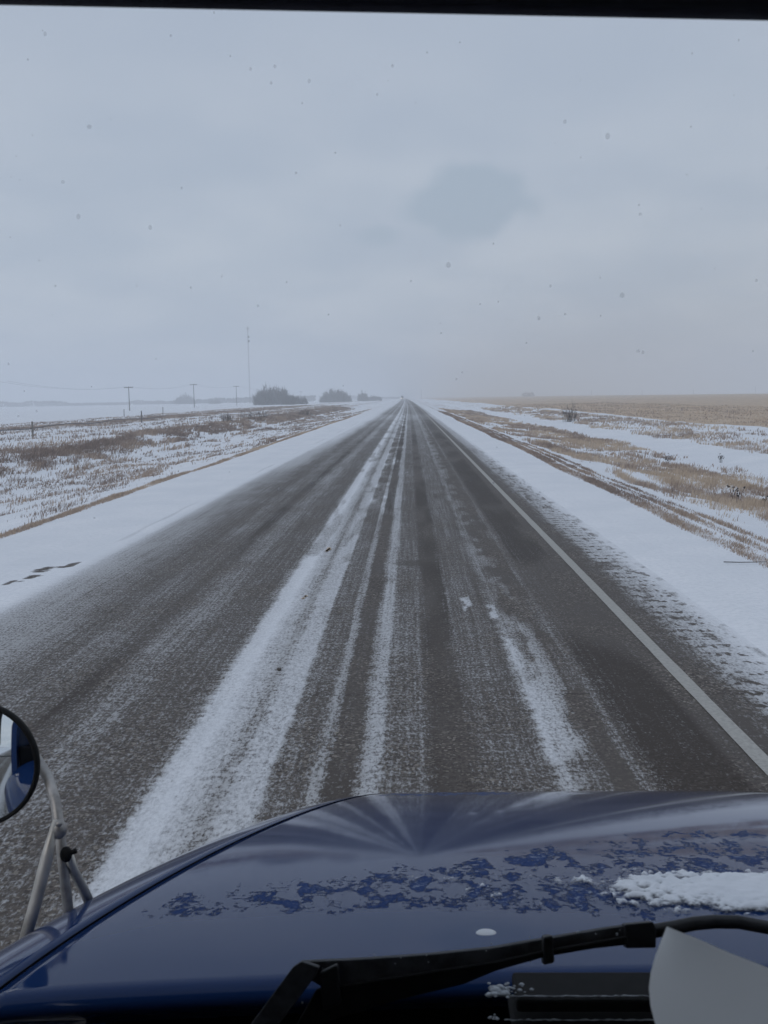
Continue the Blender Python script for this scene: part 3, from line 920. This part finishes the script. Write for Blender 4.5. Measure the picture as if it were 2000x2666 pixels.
# left field boundary posts
for rx_, y, h, m_, lb in ((-.3896, 88, 1.75, M_post, "pale fence post at the left edge beside the wire"), (-.2756, 140, 1.9, M_wood, "thin dark fence post in snow left of the brown bank"),
                          (-.2935, 215, 1.9, M_wood, "short far fence post just below the nearest power pole"), (-.2532, 240, 2.0, M_wood, "faint fence post below the second power pole")):
    x = rx_ * y; z = float(ground_z(np.array(x - bend(y)), np.array(y))) - .3
    r = .10 if m_ is M_post else .09
    o = MB().tube([(0, 0, 0), (.02, 0, h * .6), (.03, 0, h + .1)], [r, r * .95, r * .85], 7).build("fence_post", m_)
    o.location = (x, y, z); tag(o, lb, "post", "fence posts in the left pasture")
# sagging pipe-like wire strung to the first post
pts = []
for k in range(14):
    f = k / 13; y = 70 + 75 * f; x = -37.0 + 4.6 * f * 0 - .3 * math.sin(f * 9)
    pts.append((-.3896 * 88 - .1 + (y - 88) * -.03, y, float(ground_z(np.array(-37.), np.array(y))) + .95 - .1 * math.sin(f * 9.4) ** 2))
tag(MB().tube(pts, .045, 5).build("fence_wire", M_wire), "snowy fence wire running left from the pale post", "wire")

# ------------------------------------------------------------------ oncoming truck
ox, oy = -3.1 + float(bend(1050)), 1050.0
ot = empty("oncoming_truck", (ox, oy, 0.0)); tag(ot, "distant oncoming truck with its headlights lit at the road's end", "truck")
MB().box(-1.25, 1.25, 0, 2.6, .9, 2.9).build("cab", simple("distant_truck_paint", (.06, .06, .065), .5), ot, bevel=.08)
MB().box(-1.1, 1.1, -.03, 0.0, 2.0, 2.75).build("windshield", M_glass, ot)
MB().box(-1.28, 1.28, 2.8, 12.5, 1.1, 4.05).build("cargo_box", simple("distant_truck_box", (.10, .10, .11), .6), ot)
MB().box(-1.25, 1.25, -.25, .0, .45, .95).build("bumper", M_black, ot)
for sx in (-.95, .95):
    MB().tube([(sx, -.33, 1.05), (sx, -.05, 1.05)], [.19, .19], 10).build("headlight", M_lamp, ot)
for sx in (-1.0, 1.0):
    for yy in (.9, 9.5, 11.0):
        MB().tube([(sx - .15, yy, .5), (sx + .15, yy, .5)], [.5, .5], 14).build("wheel", M_tyre, ot)

# ------------------------------------------------------------------ our truck
truck = empty("truck", (0.45, 0.0, 0.0))
tag(truck, "dark blue truck whose icy hood fills the foreground", "truck")


def TP(mb, name, mat, smooth=False, bevel=0.0, parent=None):
    o = mb.build(name, mat, None, smooth, bevel)
    o.parent = parent or truck
    if not parent: o.matrix_parent_inverse = Matrix.Translation((-.45, 0, 0))
    else: o.matrix_parent_inverse = parent.matrix_basis.inverted() if False else Matrix.Identity(4)
    return o


XC = .45
SY = np.array([1.0, 1.12, 1.16, 1.36, 1.5, 1.67, 1.88, 2.35, 2.9, 3.3])
SX = np.array([-.535, -.53, -.52, -.472, -.438, -.392, -.342, -.232, -.115, -.05])
_pc = np.polyfit(SY, XC - SX, 4)


def ws(y): return np.polyval(_pc, y)


def zc(y):
    u = y - 1.15
    return EYE[2] - (.719 + .157 * u + .0722 * u * u)


def yrear(w): return 1.168 - .055 * w * w


def hood_z(x, y):
    w = np.abs(x - XC); s = ws(y)
    return zc(y) - .010 * w * w - .0022 * np.clip((w - (s - .12)) / .12, 0, 3) ** 2


TH0 = math.radians(3.0); RF = .29
# centre panel
nu, nv = 121, 150
us = np.linspace(-1, 1, nu)
rows = []
yend = 3.1
for v in np.linspace(0, 1, nv):
    w_est = us * ws(1.2 + (yend - 1.2) * v)
    y0 = yrear(np.abs(w_est))
    y = y0 + (yend - y0) * v
    x = XC + us * ws(y)
    rows.append(np.stack([x, y, hood_z(x, y)], 1))
rows = np.array(rows)
lip = []
for dy, dz in ((.004, -.052), (-.006, -.040), (-.020, -.026), (-.024, -.018), (-.022, -.010), (-.014, -.0035), (-.007, -.001)):
    r = rows[0].copy(); r[:, 1] += dy; r[:, 2] += dz; lip.append(r)
nose = []
for k in range(1, 13):
    a = k / 12 * 1.15 + .43; r = rows[-1].copy()
    r[:, 1] += .22 * (math.sin(a) - math.sin(.43)); r[:, 2] -= .22 * (math.cos(.43) - math.cos(a)); nose.append(r)
r = nose[-1].copy(); r[:, 2] = .75; r[:, 1] += .05; nose.append(r)
allr = np.concatenate([np.array(lip), rows, np.array(nose)])
# turned down edges at the two seams
e0 = allr[:, :1].copy(); e0[:, :, 2] -= .02; e1 = allr[:, -1:].copy(); e1[:, :, 2] -= .02
allr = np.concatenate([e0, allr, e1], 1)
INV = Matrix.Translation((-.45, 0, 0))
hood = npmesh("hood", allr.reshape(-1, 3), gridfaces(allr.shape[0], allr.shape[1]), M_paint, True)
hood.parent = truck; hood.matrix_parent_inverse = INV
for side in (-1, 1):
    rr = []
    ths = np.concatenate([np.linspace(TH0, math.pi / 2, 22)])
    for v in np.linspace(0, 1, 110):
        y = .98 + (3.1 - .98) * v
        s = float(ws(y)) + .008
        zt = float(hood_z(XC + s, y))
        xs = s + RF * (np.sin(ths) - math.sin(TH0)); zs = zt - RF * (math.cos(TH0) - np.cos(ths))
        xs = np.concatenate([[s], xs, [xs[-1] + .01, xs[-1] + .01]]); zs = np.concatenate([[zt - .02], zs, [zs[-1] - .3, .75]])
        rr.append(np.stack([XC + side * xs, np.full_like(xs, y), zs], 1))
    rr = np.array(rr)
    nf = []
    for k in range(1, 9):
        a = k / 8 * 1.15 + .43; q = rr[-1].copy()
        q[:, 1] += .22 * (math.sin(a) - math.sin(.43)); q[:, 2] -= np.minimum(.22 * (math.cos(.43) - math.cos(a)), np.maximum(q[:, 2] - .75, 0)); nf.append(q)
    rr = np.concatenate([rr, np.array(nf)])
    f = gridfaces(rr.shape[0], rr.shape[1])
    if side > 0: f = f[:, ::-1]
    fo = npmesh("fender", rr.reshape(-1, 3), f[:, ::-1], M_paint, True); fo.parent = truck; fo.matrix_parent_inverse = INV
    # gasket visible in the gap
    pts = [(XC + side * (float(ws(y)) + .003), y, float(hood_z(XC + float(ws(y)), y)) - .0055) for y in np.linspace(1.09, 3.15, 60)]
    TP(MB().tube(pts, .0062, 6), "seam_gasket", M_gap, True)
# front end below the nose, wheels
TP(MB().box(-.1, 1.0, 3.20, 3.30, .75, .98), "grille", M_black, bevel=.02)
TP(MB().box(-.55, 1.45, 3.25, 3.45, .45, .75), "bumper", M_chrome, bevel=.03)
for x0, x1 in ((-.42, -.14), (1.04, 1.32)):
    TP(MB().tube([(x0, 2.2, .5), (x0 + .04, 2.2, .5), (x1 - .04, 2.2, .5), (x1, 2.2, .5)], [.44, .5, .5, .44], 24), "wheel", M_tyre)
# pale oval nozzle on the hood
oc = Vector(at(.0747, .5756, 1.283)); oz = float(hood_z(oc.x, oc.y))
TP(MB().ball((oc.x, oc.y, oz), .0145, 16, 8, (1.0, 0.72, .2)), "washer_nozzle", M_white, True)
# rim under the hood's rear edge: blue cowl top with a louvre
TP(MB().box(-.45, 1.35, .86, 1.60, 1.56, 1.62), "cowl", M_dark, bevel=.01)
TP(MB().box(-.73, 1.63, .80, .86, 1.50, 1.71), "firewall", M_dark)
# cowl vents seen through the gap under the wiper
ya = 1.06
for (r0, r1, d0, d1) in ((.105, .60, .640, .656), (.100, .60, .668, .678)):
    a, b = at(r0, d0, ya), at(r1, d0, ya)
    c = at(r0, d1, ya)
    TP(MB().box(a[0], b[0], ya - .025, ya + .03, c[2], a[2]), "cowl_vent", M_rub, bevel=.004)
# crust of snow on the vents' ends
mb = MB()
def crust(mb, p, n, sx, sy, r):
    for i in range(n):
        mb.ball((p[0] + random.gauss(0, sx), p[1] + random.gauss(0, sy), p[2] + random.uniform(0, .004)), r * random.uniform(.4, 1.2), 6, 4, (1.3, 1, .6))
crust(mb, at(.088, .648, 1.035), 22, .005, .004, .0042)
crust(mb, at(.10, .645, 1.04), 26, .010, .005, .0022)
crust(mb, at(.083, .679, 1.035), 8, .004, .003, .002)
for d in (.6515, .6795):
    mb.tube([at(.094 + k * .0045, d + random.uniform(-.0006, .0006), 1.034) for k in range(40)], [random.uniform(.0002, .0011) for k in range(40)], 5)
co_ = mb.build("vent_snow", M_dsnow, None, True)
tag(co_, "small crusts of snow on the black vents under the wiper", "snow", kind='stuff')

# wiper: lever, long channel arm, rubber, connector, thin arm
yw = .95
wip = MB()
def slab(mb, pts, y, th=.014):
    P = [at(a, b, y) for a, b in pts]
    mb.prism(P, (0, th, -th * .48))
    return mb
TP(slab(MB(), [(-.196, .7000), (-.1370, .6180), (-.1270, .6110), (-.1080, .6180), (-.1150, .6320), (-.1500, .6800), (-.1640, .7000)], .93, .016), "wiper_lever", M_arm, bevel=.0012)
TP(slab(MB(), [(-.1290, .6118), (-.060, .6085), (.010, .6035), (.080, .5960), (.140, .5850), (.205, .5735), (.2260, .5705), (.2265, .5830), (.200, .5880), (.140, .5995), (.085, .6125), (.020, .6230), (-.05, .6345), (-.100, .6440), (-.118, .6330)], yw, .018), "wiper_arm", M_arm, bevel=.0012)
TP(slab(MB(), [(-.112, .6440), (-.05, .6335), (.020, .6220), (.085, .6115), (.140, .5985), (.205, .5865), (.2275, .5825), (.2275, .5925), (.190, .5970), (.140, .6060), (.085, .6225), (.05, .6380), (-.02, .6560), (-.09, .6780), (-.14, .6960)], yw - .012, .010), "wiper_blade", M_rub, bevel=.002)
TP(slab(MB(), [(.1370, .5830), (.1470, .5815), (.1490, .6130), (.1370, .6160)], yw - .016, .02), "blade_clip", M_black, bevel=.002)
TP(slab(MB(), [(-.108, .6240), (-.088, .6140), (-.084, .6600), (-.105, .6700)], yw - .016, .02), "blade_clip", M_black, bevel=.003)
TP(slab(MB(), [(.2240, .5690), (.2545, .5660), (.2580, .5740), (.2580, .5960), (.2260, .5965)], yw - .008, .016), "arm_connector", M_black, bevel=.0015)
pts = [at(a, b, yw + .01) for a, b in ((.2500, .5775), (.2780, .5725), (.2985, .5680), (.3200, .5660), (.3450, .5665), (.3771, .5730), (.42, .590), (.47, .622))]
TP(MB().tube(pts, .0070, 8), "arm_rod", M_black, True)
# grit and salt on the wiper
mb = MB()
for i in range(26):
    f = random.random(); a = -.13 + f * .35; b = .612 - .040 * f + random.random() * (.055 - .035 * f)
    p = at(a, b, yw - .005); mb.ball(p, random.choice((.0005, .0006, .0008, .0013)), 5, 3)
tag(mb.build("salt_grit", M_dsnow), "scattered specks of salt and ice on the black wiper", "ice", kind='stuff')

# round convex fender mirror
mc = Vector(at(-.4715, .385, 1.62)); mr = .109
mir = empty("fender_mirror", (0, 0, 0)); mir.parent = truck; mir.matrix_parent_inverse = INV
nrm = Vector((.0, -1.0, .08)).normalized()
ux = Vector((0, 0, 1)).cross(nrm).normalized() * -1; uy = nrm.cross(ux)
def disc(profile, seg=48):
    mb = MB(); n0 = 0
    for (r, h) in profile:
        for k in range(seg):
            a = 2 * math.pi * k / seg
            mb.v.append(tuple(mc + ux * (r * math.cos(a)) + uy * (r * math.sin(a)) + nrm * h))
    for i in range(len(profile) - 1):
        for k in range(seg):
            k2 = (k + 1) % seg
            mb.f.append((i * seg + k, i * seg + k2, (i + 1) * seg + k2, (i + 1) * seg + k))
    return mb
Rm = .42
gl = disc([(.0005, Rm - Rm + .016)] + [(r, .016 - (Rm - math.sqrt(Rm * Rm - r * r))) for r in np.linspace(.008, mr * .94, 14)])
def MP(mb, name, mat, sm=True, par=None):
    o = mb.build(name, mat, None, sm); o.parent = par or mir; return o
MP(gl, "mirror_glass", M_mirror)
MP(disc([(mr * .94, .0005), (mr * .95, .006), (mr * .985, .007), (mr * 1.01, .002), (mr * 1.01, -.006), (mr * .98, -.010)]), "rim", M_rub)
MP(disc([(mr * .99, -.004), (mr * .9, -.03), (mr * .6, -.055), (mr * .2, -.062), (.001, -.062)]), "shell", M_chrome)
ym = 1.62
tp = [mc - nrm * .06, Vector(at(-.428, .372, ym + .10)), Vector(at(-.4055, .3800, ym + .07)), Vector(at(-.3945, .4000, ym + .03)), Vector(at(-.3880, .4290, ym - .03)), Vector(at(-.3855, .4600, ym - .04)), Vector(at(-.3838, .50, ym - .05)), Vector(at(-.3815, .545, ym - .06)), Vector(at(-.3805, .575, ym - .06))]
MP(MB().tube(tp, [.0075, .0095, .0095, .0095, .0095, .0095, .009, .009, .009], 10), "bracket_tube", M_tube)
MP(MB().tube([at(-.3895, .448, 1.54), at(-.4010, .490, 1.53), at(-.4160, .540, 1.52), at(-.4360, .600, 1.51)], [.0045, .0105, .0105, .0100], 8), "strut", M_chrome)
MP(MB().tube([at(-.3770, .487, 1.56), at(-.3730, .505, 1.58), at(-.3640, .525, 1.60), at(-.355, .548, 1.62)], [.008, .008, .009, .009], 8), "side_brace", M_chrome)
MP(MB().ball(at(-.3865, .4585, 1.545), .014, 10, 6, (1, 1, 1.2)).tube([at(-.3862, .452, 1.53), at(-.386, .452, 1.51)], [.006, .006], 6), "clamp", M_tube)
MP(MB().ball(at(-.3800, .4870, 1.55), .0105, 10, 6, (1.0, 1, 1.3)).tube([at(-.3800, .4870, 1.55), at(-.3690, .4830, 1.55)], [.004, .005], 6), "clamp", M_rub)

# cab around the camera
TP(MB().box(-.75, 1.65, -1.05, .52, 2.98, 3.05), "roof", M_paint, bevel=.02)
TP(MB().box(-.75, 1.65, -1.12, -1.05, .9, 3.05), "back_wall", M_paint)
for sx in (-.75, 1.61):
    d = TP(MB().box(sx, sx + .04, -.85, .62, .9, 1.95), "door", M_paint, bevel=.01)
    b = MB().box(sx - .02 if sx < 0 else sx + .04, sx if sx < 0 else sx + .06, -.7, -.55, 1.70, 1.74); o = b.build("handle", M_chrome); o.parent = d; o.matrix_parent_inverse = Matrix.Identity(4)
    w = MB().box(sx + .012, sx + .020, -.80, .50, 1.952, 2.80).build("window", M_pane); w.parent = d
    TP(MB().box(sx, sx + .04, -1.05, -.855, .9, 2.98), "door_pillar", M_paint)
    TP(MB().box(sx, sx + .04, .625, .98, .9, 1.60), "cowl_side", M_paint, bevel=.01)
    TP(MB().prism([(sx, .56, 1.96), (sx, .98, 1.60), (sx, 1.02, 1.66), (sx, .60, 2.98), (sx, .52, 2.98)], (.04, 0, 0)), "windshield_pillar", M_paint)
# big side mirror on its posts (shows up in the round mirror)
sm = empty("side_mirror", (0, 0, 0)); sm.parent = truck; sm.matrix_parent_inverse = INV
MB().box(-1.12, -.88, .62, .72, 1.90, 2.38).build("housing", M_black, sm, bevel=.03)
MB().tube([(-.76, .60, 2.48), (-.98, .67, 2.48), (-1.0, .67, 2.44), (-1.0, .67, 1.84), (-.98, .67, 1.80), (-.76, .60, 1.80)], .012, 8).build("bracket", M_chrome, sm)
MB().box(-1.10, -.90, .612, .6195, 1.92, 2.36).build("glass", M_mirror, sm)
TP(MB().box(-.80, 1.70, -9.0, -1.5, 1.0, 3.7), "cargo_box", M_white, bevel=.02)
TP(MB().tube([(-.85, -1.3, .9), (-.85, -1.3, 3.6)], .07, 12), "exhaust_stack", M_chrome, True)
# dash and visor
TP(MB().box(-.70, 1.60, .38, .80, 1.60, 1.90), "dashboard", M_dark, bevel=.02)
v0, v1 = Vector(at(-.397, -.3955, .70)), Vector(at(.351, -.3610, .70))
dv = (v1 - v0)
q0, q1 = v0 - dv * 1.4, v1 + dv * 1.6
vb = MB(); 
vb.prism([q0, q1, q1 + Vector((0, -.16, .17)), q0 + Vector((0, -.16, .17))], (0, .012, .014))
TP(vb, "sun_visor", M_visor, bevel=.004)
TP(MB().tube([q0 + Vector((0, .008, .004)), q1 + Vector((0, .008, .004))], .0055, 8), "visor_edge", simple("visor_trim", (.06, .056, .075), .7), True)
TP(MB().box(-.75, 1.65, .50, .60, 2.84, 2.975), "windshield_header", M_visor)

# paper leaning on the dash
yp = .72
L_edge = [(.2690, .5715), (.2630, .5880), (.2570, .6060), (.2525, .6240), (.2508, .6430), (.2530, .6640), (.2585, .6850), (.266, .71), (.275, .735), (.288, .785)]
R_edge = [(.2700, .5718), (.30, .5845), (.335, .6010), (.3790, .6190), (.42, .6350), (.455, .6500), (.485, .668), (.50, .69), (.51, .72), (.50, .785)]
rows = []
for (a, b), (c, d) in zip(L_edge, R_edge):
    row = []
    for k in range(15):
        f = k / 14
        yy = yp + .006 * math.sin(f * 3.14) + .030 * f - .02 * (b - .57) / .2
        p = at(a + (c - a) * f, b + (d - b) * f, 1.0)
        row.append((p[0] * yy, yy, EYE[2] - (EYE[2] - p[2]) * yy))
    rows.append(row)
pa = np.array(rows)
paper = npmesh("paper_sheet", pa.reshape(-1, 3), gridfaces(pa.shape[0], pa.shape[1]), M_paper, True)
tag(paper, "curled sheet of white paper standing on the dashboard", "paper")

# snow lying on the hood
def hood_snow(name, label, cx, cy, rx_, ry_, hmax, seed, th, smooth_=.6, f1=9, f2=42, f3=110, soft=0.0, a2=.9, a3=.6):
    nx, ny = 300, 150
    X, Y = np.meshgrid(np.linspace(cx - rx_, cx + rx_, nx), np.linspace(cy - ry_, cy + ry_, ny))
    e = 1 - ((X - cx) / rx_) ** 2 - ((Y - cy) / ry_) ** 2
    n = fbm(X * f1, Y * f1 * 1.3, seed, 3); n2 = fbm(X * f2, Y * f2, seed + 9, 3); n3 = fbm(X * f3, Y * f3, seed + 19, 2)
    hgt = (e * smooth_ + (n - .5) * 1.5 + (n2 - .5) * a2 + (n3 - .5) * (a3 + soft * np.clip(.75 - e, 0, 1))) - th
    Z = hood_z(X, Y) + np.clip(hgt, 0, 1) ** .8 * hmax * (.8 + .35 * n2) + .0006
    F = gridfaces(ny, nx); F = F[(hgt > -.10).ravel()[F].all(1)]
    used, inv = np.unique(F, return_inverse=True)
    P = np.stack([X, Y, Z], -1).reshape(-1, 3)[used]
    o = npmesh(name, P, inv.reshape(-1, 4), M_slush, True, {'thick': hgt.ravel()[used]})
    tag(o, label, "snow", kind='stuff')
hood_snow("hood_snow", "white mound of wet snow on the right of the blue hood", .66, 1.445, .36, .105, .014, 501, .16, .80, 5, 15, 80, 1.1, .45, .25)
hood_snow("hood_frost", "thin broken crust of frost left of the snow mound on the hood", .24, 1.50, .24, .13, .012, 521, .66, .55, 11, 48, 140, .8)
hood_snow("hood_frost", "scattered specks of frost across the middle of the hood", .02, 1.50, .36, .14, .008, 541, .92, .45, 13, 55, 150)

# ------------------------------------------------------------------ falling snow
mb = MB()
for i in range(230):
    y = random.uniform(.95, 4.5); x = random.uniform(-.55, .55) * y; z = EYE[2] + random.uniform(-.12, .55) * y
    r = random.choice((.0011, .0015, .0019, .0027)) * (.6 + .35 * y)
    mb.ball((x, y, z), r, 6, 4, (1, 1, random.uniform(.8, 1.5)))
tag(mb.build("falling_snow", M_flake), "sparse snowflakes drifting in front of the truck", "snowflakes", kind='stuff')

# ------------------------------------------------------------------ haze
hm = bpy.data.materials.new("haze_air"); hm.use_nodes = True
ht = hm.node_tree; ht.nodes.clear()
ho = N(ht, 'ShaderNodeOutputMaterial'); pv = N(ht, 'ShaderNodeVolumePrincipled')
pv.inputs['Color'].default_value = (.945, .968, 1.0, 1); pv.inputs['Density'].default_value = .0010; pv.inputs['Anisotropy'].default_value = 0.0
L(ht, pv.outputs[0], ho.inputs['Volume'])
hz = MB().box(-4200, 4200, -250, 4800, -6, 90).build("haze", hm)
tag(hz, "cold grey snow haze that fades the far fields", kind='stuff')
